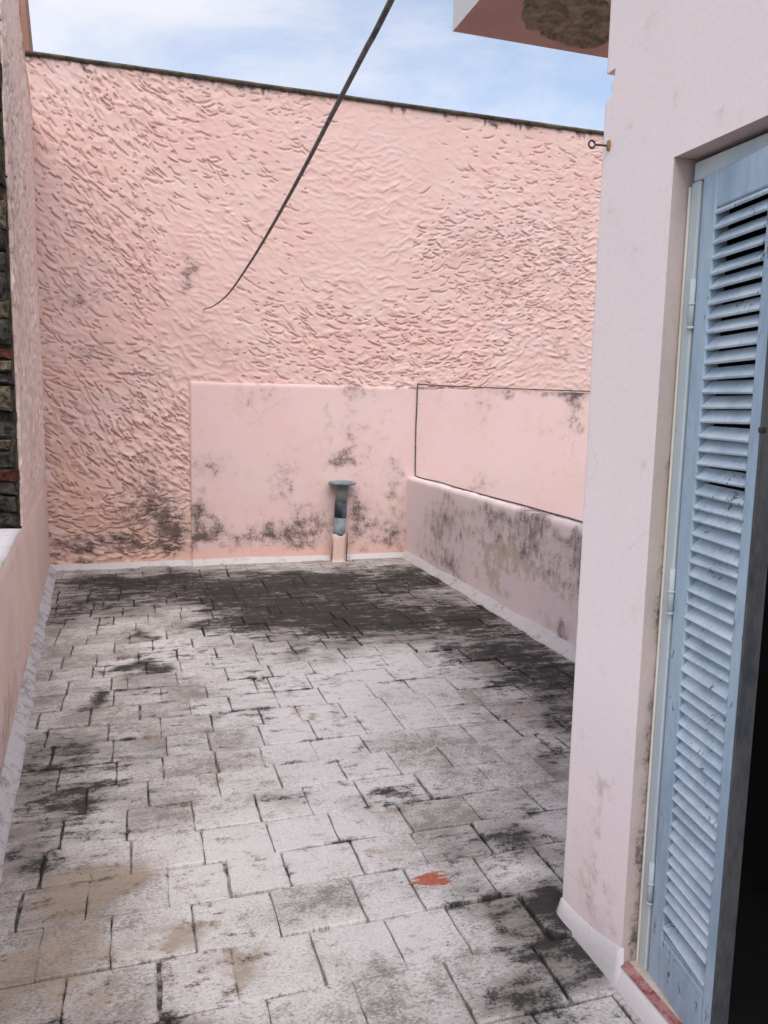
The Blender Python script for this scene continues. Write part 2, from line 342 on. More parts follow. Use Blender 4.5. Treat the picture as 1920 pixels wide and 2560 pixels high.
# ------------------------------------------------------------------ mesh helpers
def obj(name, mesh, mat=None, parent=None):
    o = bpy.data.objects.new(name, mesh)
    COL.objects.link(o)
    if mat is not None:
        for mm in (mat if isinstance(mat, list) else [mat]):
            mesh.materials.append(mm)
    o.parent = parent
    return o
def tag(o, label=None, cat=None, group=None, kind=None):
    if label: o['label'] = label
    if cat: o['category'] = cat
    if group: o['group'] = group
    if kind: o['kind'] = kind
    return o
def empty(name, loc=(0, 0, 0), rz=0.0):
    o = bpy.data.objects.new(name, None)
    o.location = loc
    o.rotation_euler = (0, 0, rz)
    o.empty_display_size = 0.1
    COL.objects.link(o)
    return o
class MB:
    def __init__(s): s.v = []; s.f = []; s.mi = []; s.flat = set()
    def add(s, vs, fs, mi=0):
        b = len(s.v)
        s.v += [tuple(v) for v in vs]
        s.f += [tuple(i + b for i in f) for f in fs]
        s.mi += [mi] * len(fs)
    def box(s, a, b, mi=0, bev=0.0):
        (x0, y0, z0), (x1, y1, z1) = a, b
        if bev <= 0:
            s.add([(x0, y0, z0), (x1, y0, z0), (x1, y1, z0), (x0, y1, z0), (x0, y0, z1), (x1, y0, z1), (x1, y1, z1), (x0, y1, z1)],
                  [(0, 3, 2, 1), (4, 5, 6, 7), (0, 1, 5, 4), (1, 2, 6, 5), (2, 3, 7, 6), (3, 0, 4, 7)], mi)
            return
        lo = (x0, y0, z0); hi = (x1, y1, z1)
        vs = []; idx = {}
        for sx in (0, 1):
            for sy in (0, 1):
                for sz in (0, 1):
                    for ax in range(3):
                        p = []
                        for k, sg in enumerate((sx, sy, sz)):
                            e = hi[k] if sg else lo[k]
                            if k != ax: e += -bev if sg else bev
                            p.append(e)
                        idx[(sx, sy, sz, ax)] = len(vs); vs.append(p)
        fs = []
        for ax in range(3):
            for sg in (0, 1):
                o1, o2 = [k for k in range(3) if k != ax]
                ring = []
                for (p, q) in ((0, 0), (1, 0), (1, 1), (0, 1)):
                    key = [0, 0, 0]; key[ax] = sg; key[o1] = p; key[o2] = q
                    ring.append(idx[(*key, ax)])
                fs.append(ring)
        for ax in range(3):
            o1, o2 = [k for k in range(3) if k != ax]
            for p in (0, 1):
                for q in (0, 1):
                    k0 = [0, 0, 0]; k1 = [0, 0, 0]
                    k0[ax] = 0; k1[ax] = 1
                    for k in (k0, k1): k[o1] = p; k[o2] = q
                    fs.append([idx[(*k0, o1)], idx[(*k1, o1)], idx[(*k1, o2)], idx[(*k0, o2)]])
        for sx in (0, 1):
            for sy in (0, 1):
                for sz in (0, 1):
                    fs.append([idx[(sx, sy, sz, 0)], idx[(sx, sy, sz, 1)], idx[(sx, sy, sz, 2)]])
        s.add(vs, fs, mi)
    def tube(s, pts, rad, n=10, mi=0, caps=True):
        pts = [Vector(p) for p in pts]
        if not isinstance(rad, (list, tuple)): rad = [rad] * len(pts)
        b = len(s.v); up = None
        for i, p in enumerate(pts):
            t = (pts[min(i + 1, len(pts) - 1)] - pts[max(i - 1, 0)]).normalized()
            if up is None:
                up = t.orthogonal().normalized()
            up = (up - t * up.dot(t)).normalized()
            sd = t.cross(up)
            for k in range(n):
                a = 2 * math.pi * k / n
                s.v.append(tuple(p + (up * math.cos(a) + sd * math.sin(a)) * rad[i]))
        for i in range(len(pts) - 1):
            for k in range(n):
                s.f.append((b + i * n + k, b + i * n + (k + 1) % n, b + (i + 1) * n + (k + 1) % n, b + (i + 1) * n + k)); s.mi.append(mi)
        if caps:
            s.flat |= {len(s.f), len(s.f) + 1}
            s.f.append(tuple(b + k for k in reversed(range(n)))); s.mi.append(mi)
            s.f.append(tuple(b + (len(pts) - 1) * n + k for k in range(n))); s.mi.append(mi)
    def build(s, name, mat, parent=None, smooth=False):
        me = bpy.data.meshes.new(name)
        me.from_pydata(s.v, [], s.f)
        me.polygons.foreach_set('material_index', s.mi)
        if smooth:
            me.polygons.foreach_set('use_smooth', [i not in s.flat for i in range(len(s.f))])
        import bmesh
        bm = bmesh.new(); bm.from_mesh(me)
        bmesh.ops.recalc_face_normals(bm, faces=bm.faces)
        bm.to_mesh(me); bm.free()
        return obj(name, me, mat, parent)
def vn(x, y, freq, seed):
    """smooth value noise in 0..1"""
    g = np.random.default_rng(seed).random((257, 257))
    X = np.asarray(x) * freq + 1000.37; Y = np.asarray(y) * freq + 1000.71
    xi = np.floor(X).astype(int); yi = np.floor(Y).astype(int)
    fx = X - xi; fy = Y - yi
    fx = fx * fx * (3 - 2 * fx); fy = fy * fy * (3 - 2 * fy)
    xi %= 256; yi %= 256
    return (g[xi, yi] * (1 - fx) + g[xi + 1, yi] * fx) * (1 - fy) + (g[xi, yi + 1] * (1 - fx) + g[xi + 1, yi + 1] * fx) * fy
def fbm(x, y, f, seed, o=4):
    t = 0; a = 1; s = 0
    for k in range(o):
        t = t + a * vn(x, y, f * 2 ** k, seed + k); s += a; a *= .5
    return t / s
def fld(lst, A, B, warp=.16, f=5.0, seed=300):
    """stain strength at points A, B: soft elliptical spots on warped coordinates"""
    A = np.asarray(A, float); B = np.asarray(B, float)
    wa = A + warp * (fbm(A, B, f, seed, 3) - .5) * 2; wb = B + warp * (fbm(A, B, f, seed + 7, 3) - .5) * 2
    t = np.zeros(A.shape)
    for (a, b, ra, rb, w) in lst:
        t += np.maximum(w * (1 - np.hypot((wa - a) / max(ra * 1.15, .02), (wb - b) / max(rb * 1.15, .02))), 0)
    return t
def set_attr(me, arr):
    at = me.attributes.new('stain', 'FLOAT_VECTOR', 'POINT')
    at.data.foreach_set('vector', np.ascontiguousarray(arr, dtype=np.float32).ravel())
def grid(name, P, mat, parent=None, keep=None, smooth=True, flip=False, mi=None, stain=None):
    """P: (nu, nv, 3) array of points"""
    nu, nv = P.shape[:2]
    me = bpy.data.meshes.new(name)
    idx = np.arange(nu * nv).reshape(nu, nv)
    q = np.stack([idx[:-1, :-1], idx[1:, :-1], idx[1:, 1:], idx[:-1, 1:]], -1).reshape(-1, 4)
    if flip: q = q[:, ::-1]
    m2 = None if mi is None else mi.reshape(-1)
    if keep is not None:
        k = keep.reshape(-1); q = q[k]
        if m2 is not None: m2 = m2[k]
    used = np.unique(q); remap = np.zeros(nu * nv, int); remap[used] = np.arange(len(used))
    V = P.reshape(-1, 3)[used]; q = remap[q]
    me.vertices.add(len(V)); me.vertices.foreach_set('co', V.astype(np.float32).ravel())
    me.loops.add(q.size); me.loops.foreach_set('vertex_index', q.astype(np.int32).ravel())
    me.polygons.add(len(q)); me.polygons.foreach_set('loop_start', np.arange(0, q.size, 4, dtype=np.int32))
    me.polygons.foreach_set('use_smooth', np.full(len(q), smooth))
    o = obj(name, me, mat, parent)
    if m2 is not None:
        me.polygons.foreach_set('material_index', m2.astype(np.int32))
    me.update(calc_edges=True); me.validate()
    if stain is not None:
        V3 = np.zeros((len(V), 3))
        r_ = stain(V[:, 0], V[:, 1], V[:, 2])
        for k_, a_ in enumerate(r_): V3[:, k_] = a_
        set_attr(me, V3)
    return o

def stucco(us, vs, count, theta, seed, amp=(.005, .012), pits=300):
    """height field of overlapping trowel dabs: each dab rises to a curled lip and drops off below it"""
    r = np.random.default_rng(seed)
    du = us[1] - us[0]; H = np.zeros((len(us), len(vs)))
    for _ in range(count):
        cu = r.uniform(us[0], us[-1]); cv = r.uniform(vs[0], vs[-1])
        th = theta(cu, cv) + r.normal(0, .38)
        L = r.uniform(.030, .090) * (1.7 if r.random() < .10 else 1); w = r.uniform(.022, .046); A = r.uniform(*amp) * (1.6 if r.random() < .12 else 1) * (.35 + 1.1 * vn(cu, cv, 1.9, seed + 60))
        k = r.normal(1.2, 2.2)
        i0 = max(int((cu - L - us[0]) / du) - 1, 0); i1 = min(int((cu + L - us[0]) / du) + 2, len(us))
        j0 = max(int((cv - L - vs[0]) / du) - 1, 0); j1 = min(int((cv + L - vs[0]) / du) + 2, len(vs))
        if i1 - i0 < 3 or j1 - j0 < 3: continue
        U, V = np.meshgrid(us[i0:i1] - cu, vs[j0:j1] - cv, indexing='ij')
        a = U * math.cos(th) + V * math.sin(th); b = -U * math.sin(th) + V * math.cos(th)
        b = b - k * a * a + .10 * w * np.sin(a * 45 + cu * 40)
        tp = np.clip(1 - (a / L) ** 2, 0, 1) ** .7
        up = np.clip(1 - b / w, 0, 1) * (b >= 0)
        dn = np.clip(1 + b / (.0065), 0, 1) * (b < 0)
        st = A * tp * (up ** 1.3 + dn)
        sub = H[i0:i1, j0:j1]
        H[i0:i1, j0:j1] = np.where(st > 0, np.maximum(sub * .80, np.maximum(sub * .35 + st, sub * (st < 1e-6))), sub)
    for ax in (0, 1, 0, 1):          # paint coats round the lips off
        H = .5 * H + .25 * (np.roll(H, 1, ax) + np.roll(H, -1, ax))
    for _ in range(pits):
        cu = r.uniform(us[0], us[-1]); cv = r.uniform(vs[0], vs[-1]); wd = r.uniform(.0055, .0105); ln = wd * r.choice([1.2, 2.0, 3.5, 5.5, 7.5])
        if vn(cu, cv, 1.1, seed + 40) + .35 * r.random() < .56: continue
        th = theta(cu, cv) + r.normal(0, .3)
        i0 = max(int((cu - ln - us[0]) / du) - 1, 0); i1 = min(int((cu + ln - us[0]) / du) + 2, len(us))
        j0 = max(int((cv - ln - vs[0]) / du) - 1, 0); j1 = min(int((cv + ln - vs[0]) / du) + 2, len(vs))
        if i1 - i0 < 2 or j1 - j0 < 2: continue
        U, V = np.meshgrid(us[i0:i1] - cu, vs[j0:j1] - cv, indexing='ij')
        a = U * math.cos(th) + V * math.sin(th); b = -U * math.sin(th) + V * math.cos(th) - 3 * a * a
        H[i0:i1, j0:j1] -= r.uniform(.012, .032) * np.clip(1.3 - ((a / ln) ** 2 + (b / wd) ** 2), 0, 1)
    U, V = np.meshgrid(us, vs, indexing='ij')
    H += .004 * (fbm(U, V, 14, seed + 3, 3) - .5) + .012 * (fbm(U, V, 1.7, seed + 9, 3) - .5)
    return H

YB = 7.86                                   # face of the back wall
XR = 2.721                                  # inner face of right parapet
XH, YC = 1.259, 2.032                       # house face and its far corner
HP = 0.844                                  # parapet height
def XL(y): return -0.58 - 0.0532 * (y - 3.71)   # inner face of left parapet

# ------------------------------------------------------------------ ground far below, terrace floor
g = MB(); g.add([(-400, -400, -3.3), (400, -400, -3.3), (400, 400, -3.3), (-400, 400, -3.3)], [(0, 1, 2, 3)])
tag(g.build('ground', M['ground']), kind='structure')

xs = np.arange(-1.05, 2.96, .07); ys = np.arange(-3.2, YB + .2, .07)
A, B = np.meshgrid(xs, ys, indexing='ij')
floor = grid('terrace_floor', np.stack([A, B, np.full(A.shape, -.0145)], -1), M['bed'], stain=lambda x, y, z: (1.85 * (1 - np.exp(-fld(FB, x, y, .24, 4.5, 320) * 1.1)), x * 0, x * 0))
bed = MB(); bed.box((-1.05, -3.2, -0.28), (2.95, YB + 0.2, -0.03)); bed.build('deck_slab', M['concrete'], floor)
tag(floor, 'grey limewashed tile floor of the roof terrace with black mould', kind='structure')

rows = [-1.0 + .2445 * i for i in range(12)] + [1.935, 2.172, 2.410, 2.625, 2.841]
rr = random.Random(77)
while rows[-1] < 7.80: rows.append(round(rows[-1] + rr.uniform(.212, .246), 3))
starts = {1.935: .835 - .25 * 6, 2.172: .474 - .25 * 5, 2.410: .59 - .25 * 5}
tiles = []
for a, b in zip(rows[:-1], rows[1:]):
    x = starts.get(a, XL(a) - random.uniform(0.0, 0.2)); xend = 2.76 if b > 2.05 else 1.30
    while x < xend:
        filler = random.random() < .055
        w = random.uniform(.06, .10) if filler else random.choice((.25, .25, .245, .235, .20, .28)) + random.uniform(-.008, .008)
        tiles.append((x, a, x + w, b, filler)); x += w
def fov(x, y):
    d = Vector((x, y, -1.6)); k = d.dot(fwd)
    if k < .1: return False
    return abs(d.dot(rgt) / k) < .50 and abs(d.dot(upv) / k) < .68
def seen(t):
    cx, cy = (t[0] + t[2]) / 2, (t[1] + t[3]) / 2
    if not any(fov(x, y) for x in (t[0], t[2]) for y in (t[1], t[3])): return False
    if cy > YC and cx > 1.259 * cy / YC + .1: return False       # behind the house corner
    if cx < XL(cy) or cy > YB: return False
    return True
def tile_mesh(mb, t, rnd, local=True):
    x0, y0, x1, y1, fil = t
    x0 += rnd.choice((.0008, .0012, .002, .0035, .007)); x1 -= rnd.choice((.0008, .0012, .002, .004, .008))
    y0 += rnd.choice((.001, .0015, .0025, .0045)); y1 -= rnd.choice((.0006, .001, .002, .004))
    cx, cy = (x0 + x1) / 2, (y0 + y1) / 2; hx, hy = (x1 - x0) / 2, (y1 - y0) / 2
    dz = rnd.gauss(0, .0024) - (.003 if fil else 0); tx = rnd.gauss(0, .011); ty = rnd.gauss(0, .011)
    cell = [-1, -1 + .0045 / hx, -.5, 0, .5, 1 - .0045 / hx, 1]; cely = [-1, -1 + .0045 / hy, -.5, 0, .5, 1 - .0045 / hy, 1]
    chipc = [rnd.choice((0, 0, .0012, .002, .003)) for _ in range(4)]
    k = 7; vs = []; pts = []
    for i in range(k):
        for j in range(k):
            e = i in (0, 6) or j in (0, 6)
            x = cx + hx * cell[i]; y = cy + hy * cely[j]
            if i in (0, 6) and j in (0, 6):
                c = chipc[(i > 0) * 2 + (j > 0)]; x -= c * (1 if i else -1); y -= c * (1 if j else -1)
            if i in (0, 6): x += rnd.uniform(-.003, .003)
            if j in (0, 6): y += rnd.uniform(-.0026, .0026)
            z = dz + tx * (x - cx) + ty * (y - cy) - (.003 if e else 0) + rnd.gauss(0, .0009)
            vs.append((x, y, z)); pts.append((x, y))
    fs = [(i * k + j, (i + 1) * k + j, (i + 1) * k + j + 1, i * k + j + 1) for i in range(k - 1) for j in range(k - 1)]
    ring = [i * k for i in range(k - 1)] + [(k - 1) * k + j for j in range(k - 1)] + [i * k + k - 1 for i in range(k - 1, 0, -1)] + [j for j in range(k - 1, 0, -1)]
    n0 = len(vs)
    for r_ in ring: vs.append((vs[r_][0], vs[r_][1], -.03)); pts.append(pts[r_])
    m = len(ring)
    for i in range(m): fs.append((ring[i], n0 + i, n0 + (i + 1) % m, ring[(i + 1) % m]))
    if local: vs = [(x - cx, y - cy, z) for x, y, z in vs]
    mb.add(vs, fs)
    return cx, cy, pts, fil
def tile_stain(pts, fil):
    A = np.array([p_[0] for p_ in pts]); B = np.array([p_[1] for p_ in pts])
    e = fld(FE, A, B, .12, 7, 340)
    return np.stack([1.85 * (1 - np.exp(-fld(FB, A, B, .24, 4.5, 320) * 1.1)), fld(FW, A, B, .15, 3, 330), e + np.array(fil) * .38], -1)
rest = MB(); rt = random.Random(3); rest_pts = []; rest_fil = []; batch = []
vis = [t for t in tiles if seen(t)]
vis.sort(key=lambda t: t[1]); part = set(id(t) for t in vis[:300])
for t in tiles:
    if (t[0] + t[2]) / 2 < XL(t[1]) - .15: continue
    if id(t) in part:
        mb = MB(); cx, cy, pts, fil = tile_mesh(mb, t, rt)
        me = bpy.data.meshes.new('tile'); me.from_pydata(mb.v, [], mb.f)
        o = obj('tile', me, M['tile'], floor); o.location = (cx, cy, 0)
        batch.append((me, pts, fil))
    else:
        cx, cy, pts, fil = tile_mesh(rest, t, rt, local=False)
        rest_pts += pts; rest_fil += [fil] * len(pts)
ap = [q for b_ in batch for q in b_[1]]; af = [b_[2] for b_ in batch for q in b_[1]]
st = tile_stain(ap, af); k = 0
for me, pts, fil in batch:
    set_attr(me, st[k:k + len(pts)]); k += len(pts)
me = bpy.data.meshes.new('outlying_tiles'); me.from_pydata(rest.v, [], rest.f)
set_attr(me, tile_stain(rest_pts, rest_fil))
tag(obj('outlying_tiles', me, M['tile'], floor), kind='stuff')

# ------------------------------------------------------------------ cement coves
def cove(name, path, normal, h, w, mat, parent, seed, step=.035):
    """fillet swept along a 2D polyline; normal gives the side it spreads to"""
    r = random.Random(seed); pts = []
    for (a, b) in zip(path[:-1], path[1:]):
        L = math.hypot(b[0] - a[0], b[1] - a[1]); k = max(int(L / step), 1)
        pts += [(a[0] + (b[0] - a[0]) * i / k, a[1] + (b[1] - a[1]) * i / k) for i in range(k)]
    pts.append(path[-1]); mb = MB(); prof = ((0, 1.0), (.22, .93), (.5, .55), (.8, .2), (1.0, .0))
    P = np.zeros((len(pts), len(prof) + 1, 3))
    for i, (x, y) in enumerate(pts):
        ww = w * (1 + .35 * (vn(x * 1.0, y, 2.1, seed) - .5) + .14 * (vn(x, y, 13, seed + 1) - .5)); hh = h * (1 + .35 * (vn(x, y, 2.5, seed + 2) - .5) + .10 * (vn(x, y, 13, seed + 3) - .5))
        for j, (a, b) in enumerate(prof):
            P[i, j] = (x + normal[0] * a * ww, y + normal[1] * a * ww, b * hh + .002)
        P[i, len(prof)] = (x + normal[0] * ww, y + normal[1] * ww, -.02)
    return grid(name, P, mat, parent)

# ------------------------------------------------------------------ back wall
bw = empty('boundary_wall', (2.0, YB, 0))
tag(bw, 'tall pink boundary wall of rough stucco closing the far end of the terrace', 'wall')
def wp(o, root):   # parent while keeping world coordinates
    o.parent = root; o.matrix_parent_inverse = root.matrix_world.inverted() if False else Matrix.Translation(-Vector(root.location)); return o
mb = MB(); mb.box((-1.15, YB + .006, -3.3), (5.6, YB + .26, 4.515)); wp(mb.build('wall_core', M['stucco']), bw)
du = .0072
us = np.arange(-.86, 5.6, du); vs = np.arange(0, 4.52, du)
def th_back(u, v):
    t = -.24 + .36 * (vn(u, v, .7, 71) - .5) * 2
    if u < .55 and .75 < v < 1.75: t -= .40
    if u < .4 and v > 2.2: t -= .30
    if v < .7: t += .33
    if u > 2.2: t += .18
    return t
H = stucco(us, vs, 10200, th_back, 5, amp=(.004, .0165), pits=7000)
UU, VV = np.meshgrid(us, vs, indexing='ij')
H *= 1 + .55 * np.clip((.75 - UU) / .5, 0, 1) * np.clip((2.0 - VV) / .6, 0, 1)
U, V = np.meshgrid(us, vs, indexing='ij')
# smoother render towards the top right
fade = np.clip(1 - .45 * np.clip((V - 3.1) / 1.0, 0, 1) * np.clip((U - .3) / 1.2, 0, 1), .3, 1)
P = np.stack([U, YB - .004 - H * fade, V], -1)
uc, vc = (U[:-1, :-1] + .004), (V[:-1, :-1] + .004)
keep = ~((uc > .54) & (vc < 1.73))
def st_back(x, y, z):
    dr = (vn(x, x * 0, 11, 401) - .5) * .16 + (vn(x, x * 0, 37, 402) - .5) * .10
    return fld(WB, x, z, .12, 5, 310) + np.clip((z + dr - 4.475) / .08, 0, .95), fld([(-.5, .6, .9, 1.2, .55), (.1, .3, .8, .6, .5), (-.75, 2.0, .35, 1.6, .35)], x, z, .2, 3, 377)  # second value: more orange tone towards the left edge and lower left
wp(grid('stucco_face', P, M['stucco'], keep=keep, stain=st_back), bw)
# smooth render panel standing proud of the stucco
us = np.arange(.50, 5.60, .02); vs = np.arange(-.9, 1.81, .02)
U, V = np.meshgrid(us, vs, indexing='ij')
top = 1.782 + .010 * (vn(us, us * 0, 7, 3) - .5) - .003 * (us - .5)
Vt = np.minimum(V, top[:, None])
Y = YB - .034 + .008 * (fbm(U, V, 2.0, 31, 3) - .5) + .016 * np.clip((V - 1.765) / .02, 0, 1) ** 2 * (U < 2.7)
Pp = np.stack([U + .006 * (vn(V, V * 0, 3, 8) - .5), Y, Vt], -1)
# return edges: left side and top
Pl = Pp[:1].copy(); Pl[..., 1] = YB + .004
Pp = np.concatenate([Pl, Pp], 0)
Pt = Pp[:, -1:].copy(); Pt[..., 1] = YB + .004
Pp = np.concatenate([Pp, Pt], 1)
PY = [(1.85, 1.35, 0.12, 0.35, .6), (2.45, 1.4, .12, .3, .5), (2.6, .6, .08, .3, .6), (4.5, 1.35, .3, .15, .5)]
wp(grid('render_panel', Pp, M['panel'], stain=lambda x, y, z: (fld(PB, x, z, .12, 6, 311), fld(PY, x, z, .1, 6, 312))), bw)
# coping
mb = MB(); xs = np.arange(-.87, 5.6, .06); P = np.zeros((len(xs), 5, 3))
for i, x in enumerate(xs):
    j = .012 * (vn(x, 0, 6, 2) - .5); k = .010 * (vn(x, 3, 9, 4) - .5)
    P[i] = [(x, YB + .1, 4.515), (x, YB - .028 + k, 4.512 + j), (x, YB - .040 + k, 4.528 + j * .5), (x, YB - .030 + k, 4.546), (x, YB + .27, 4.550)]
wp(grid('coping', P, M['coping'], smooth=False), bw)
wp(cove('cement_cove', [(XL(7.8) - .02, YB - .004), (.50, YB - .004)], (0, -1), .045, .075, M['lime_grey'], None, 41), bw)
wp(cove('cement_cove', [(.50, YB - .034), (XR + .02, YB - .034)], (0, -1), .045, .075, M['lime_grey'], None, 42), bw)

# brown neighbouring wall rising behind the boundary wall
mb = MB(); lv = [(-3.3, -.775), (3.8, -.775), (6.4, -.934)]
mb.add([v for z, x in lv for v in ((-2.2, 8.14, z), (x, 8.14, z), (x, 8.5, z), (-2.2, 8.5, z))],
       [(0, 3, 2, 1), (8, 9, 10, 11)] + [(k * 4 + i, k * 4 + (i + 1) % 4, k * 4 + 4 + (i + 1) % 4, k * 4 + 4 + i) for k in range(2) for i in range(4)])
tag(mb.build('neighbour_wall', M['brown']), 'narrow strip of brown wall rising behind the boundary wall at upper left', 'wall')

# ------------------------------------------------------------------ left parapet
lp = empty('parapet', (XL(3.5), 3.5, 0))
tag(lp, 'low peach-painted parapet with a white top along the left of the terrace', 'parapet')
ys = np.arange(-2.5, YB + .02, .04); zs = np.linspace(0, HP - .008, 24)
Yg, Zg = np.meshgrid(ys, zs, indexing='ij')
X = XL(Yg) + .010 * (fbm(Yg, Zg, 1.4, 51, 3) - .5) - .012 * np.clip((Zg - HP + .03) / .03, 0, 1) ** 2
LB = [(4.6, 0.05, 0.8, 0.14, 0.5), (3.6, 0.1, .6, .2, .5), (6.4, 0.02, .7, .1, .4), (4.2, .8, 1.0, .07, .35)]
wp(grid('render_face', np.stack([X, Yg, Zg], -1), M['lpar'], stain=lambda x, y, z: (fld(LB, y, z, .1, 5, 313), fld([(3.9, .15, .8, .2, .7)], y, z, .1, 5, 314))), lp)
mb = MB(); mb.add([(XL(-2.5) - .30, -2.5, -3.3), (XL(-2.5) - .012, -2.5, -3.3), (XL(YB) - .012, YB, -3.3), (XL(YB) - .30, YB, -3.3), (XL(-2.5) - .30, -2.5, HP - .02), (XL(-2.5) - .012, -2.5, HP - .02), (XL(YB) - .012, YB, HP - .02), (XL(YB) - .30, YB, HP - .02)],
       [(0, 3, 2, 1), (4, 5, 6, 7), (0, 1, 5, 4), (1, 2, 6, 5), (2, 3, 7, 6), (3, 0, 4, 7)])
wp(mb.build('core', M['lpar']), lp)
ys = np.arange(-2.5, 5.0, .05); ws = np.array([0, .004, .05, .12, .2, .27, .31, .312])
P = np.zeros((len(ys), len(ws), 3))
for i, y in enumerate(ys):
    for j, w in enumerate(ws):
        z = HP + .008 * (vn(y, w * 4, 4, 61) - .5)
        if j in (0, len(ws) - 1): z = HP - .03
        P[i, j] = (XL(y) - .006 - w + .006 * (vn(y, 0, 8, 62) - .5), y, z)
wp(grid('white_top', P, M['lime_grey']), lp)
wp(cove('cement_cove', [(XL(-2.4), -2.4), (XL(YB - .01), YB - .01)], (1, .053), .050, .060, M['lime_dirty'], None, 45), lp)

# ------------------------------------------------------------------ broken wall stub standing on the left parapet
YS = 4.96
sb = empty('wall_stub', (XL(6.0), 6.0, HP))
tag(sb, 'tall broken pink wall stub with dark rubble end standing on the left parapet', 'wall')
mb = MB(); f0, f1 = YS + .11, YB
CORE = [(f0, HP - .01), (f1, HP - .01), (f1, 4.0), (6.95, 4.12), (6.55, 4.52), (f0, 4.52)]
mb.add([(XL(y) - .016, y, z) for y, z in CORE] + [(XL(y) - .36, y, z) for y, z in CORE],
       [(0, 1, 2, 3, 4, 5), (11, 10, 9, 8, 7, 6)] + [(i, 6 + i, 6 + (i + 1) % 6, (i + 1) % 6) for i in range(6)])
wp(mb.build('rubble_core', M['rubble']), sb)
YP = YS + .13
us = np.arange(YP, YB + .012, .012); vs = np.arange(HP - .004, 4.53, .012)
H = stucco(us, vs, 3200, lambda u, v: .5 + .5 * (vn(u, v, .8, 90) - .5), 15, amp=(.007, .016), pits=1600)
U, V = np.meshgrid(us, vs, indexing='ij')
t = (U - YS) / (YB - YS)
rag = (.13 * (fbm(V, V * 0, 3.3, 95, 5) - .5) + .022 * (fbm(V, V * 0, 26, 96, 3) - .5)) * np.clip(1 - (U - YP) / .25, 0, 1)
lim = YB + .02 - np.clip((V - 4.02) / .12, 0, 1) * .95 - np.clip((V - 4.2) * 1.25, 0, 2.0) + .06 * (fbm(V, V * 0, 6, 99, 3) - .5)
topcut = np.maximum(U - lim, 0) * (V > 4.0)
Yy = U + rag - topcut
fade = np.clip(1 - np.clip((V - .75) / .5, 0, 1) * 0 - .0, 0, 1) * np.clip((V - HP) / .25 + .1, 0, 1)
P = np.stack([XL(Yy) - .004 + H * fade, Yy, V], -1)
ed = P[:1].copy(); ed[..., 0] -= .03; ed[..., 1] += .02
P = np.concatenate([ed, P], 0)
wp(grid('stucco_face', P, M['stub'], stain=lambda x, y, z: (fld([(6.0, 1.5, 1.4, 2.2, .4), (5.3, 3, .6, 1.8, .4), (6.5, 3.2, 1.2, 1.5, .3)], y, z, .2, 3, 315), y * 0)), sb)
# rubble stones of the broken end, one by one
rs = random.Random(21); z = HP + .012
pool = ['stone_dark', 'stone_dark', 'stone_tan', 'stone_dark', 'brick_red', 'stone_tan', 'stone_dark']
kk = 0
while z < 3.75:
    h = rs.uniform(.06, .17); x = XL(YS) - .018
    for q in range(2):
        w = rs.uniform(.10, .20); mt = pool[(kk * 3 + q * 2) % 7] if rs.random() < .7 else rs.choice(pool); kk += 1
        if mt == 'brick_red': h = min(h, .075)
        vv = []
        y0 = YS + .05 + rs.uniform(-.02, .03)
        for dx, dy, dzz in ((0, 0, 0), (1, 0, 0), (1, 1, 0), (0, 1, 0), (0, 0, 1), (1, 0, 1), (1, 1, 1), (0, 1, 1)):
            vv.append((x - w + dx * (w - .012) + rs.uniform(-.016, .016), y0 + dy * .12 + rs.uniform(-.025, .025) * (1 - dy), z + dzz * (h - .010) + rs.uniform(-.016, .016)))
        # chamfered front: add a slightly inset bulging front ring
        fr = [vv[0], vv[1], vv[5], vv[4]]; c = Vector((sum(p[0] for p in fr) / 4, min(p[1] for p in fr) - rs.uniform(.01, .025), sum(p[2] for p in fr) / 4))
        ins = [tuple(Vector(p).lerp(c, .35) + Vector((0, -.008, 0))) for p in fr]
        mb = MB(); mb.add(vv + ins, [(0, 3, 2, 1), (4, 5, 6, 7), (1, 2, 6, 5), (2, 3, 7, 6), (3, 0, 4, 7), (0, 1, 9, 8), (1, 5, 10, 9), (5, 4, 11, 10), (4, 0, 8, 11), (8, 9, 10, 11)])
        wp(mb.build('stone', M[mt]), sb); x -= w + .006
    z += h

# ------------------------------------------------------------------ right parapet
rp = empty('parapet', (XR, 5.0, 0))
tag(rp, 'low grimy pink parapet with mould streaks along the right, ending behind the house corner', 'parapet')
ys = np.arange(1.9, YB + .02, .03); zs = np.linspace(0, HP, 30)
Yg, Zg = np.meshgrid(ys, zs, indexing='ij')
X = XR + .010 * (fbm(Yg, Zg, 1.6, 57, 4) - .5) + .006 * np.clip((Zg - HP + .012) / .012, 0, 1) ** 2
Zt = Zg + (.012 * (fbm(Yg, Yg * 0, 6, 58, 3) - .5) + .010 * (vn(Yg, Yg * 0, 23, 59) - .5)) * (Zg > HP - .01)
P = np.stack([X, Yg, Zt], -1)
b1 = P[:, -1:].copy(); b1[..., 0] += .045; b1[..., 2] += .004
b2 = P[:, -1:].copy(); b2[..., 0] = XR + .105
b3 = b2.copy(); b3[..., 2] = -3.3
wp(grid('render_face', np.concatenate([P, b1, b2, b3], 1), M['rpar'], stain=lambda x, y, z: (fld(RB, y, z, .14, 4, 316), fld(RY, y, z, .12, 4, 317))), rp)
wp(cove('cement_cove', [(XR + .002, 1.9), (XR + .002, YB - .02)], (-1, 0), .055, .085, M['lime_grey'], None, 47), rp)

# ------------------------------------------------------------------ house
hs = empty('house', (XH, 0.0, 0))
tag(hs, 'pale lilac-pink house wall at right with louvred shutter door and roof slab', 'house')
J0, J1, ZL = 1.711, 0.70, 2.207             # jambs and lintel of the door opening
ZR = 3.05
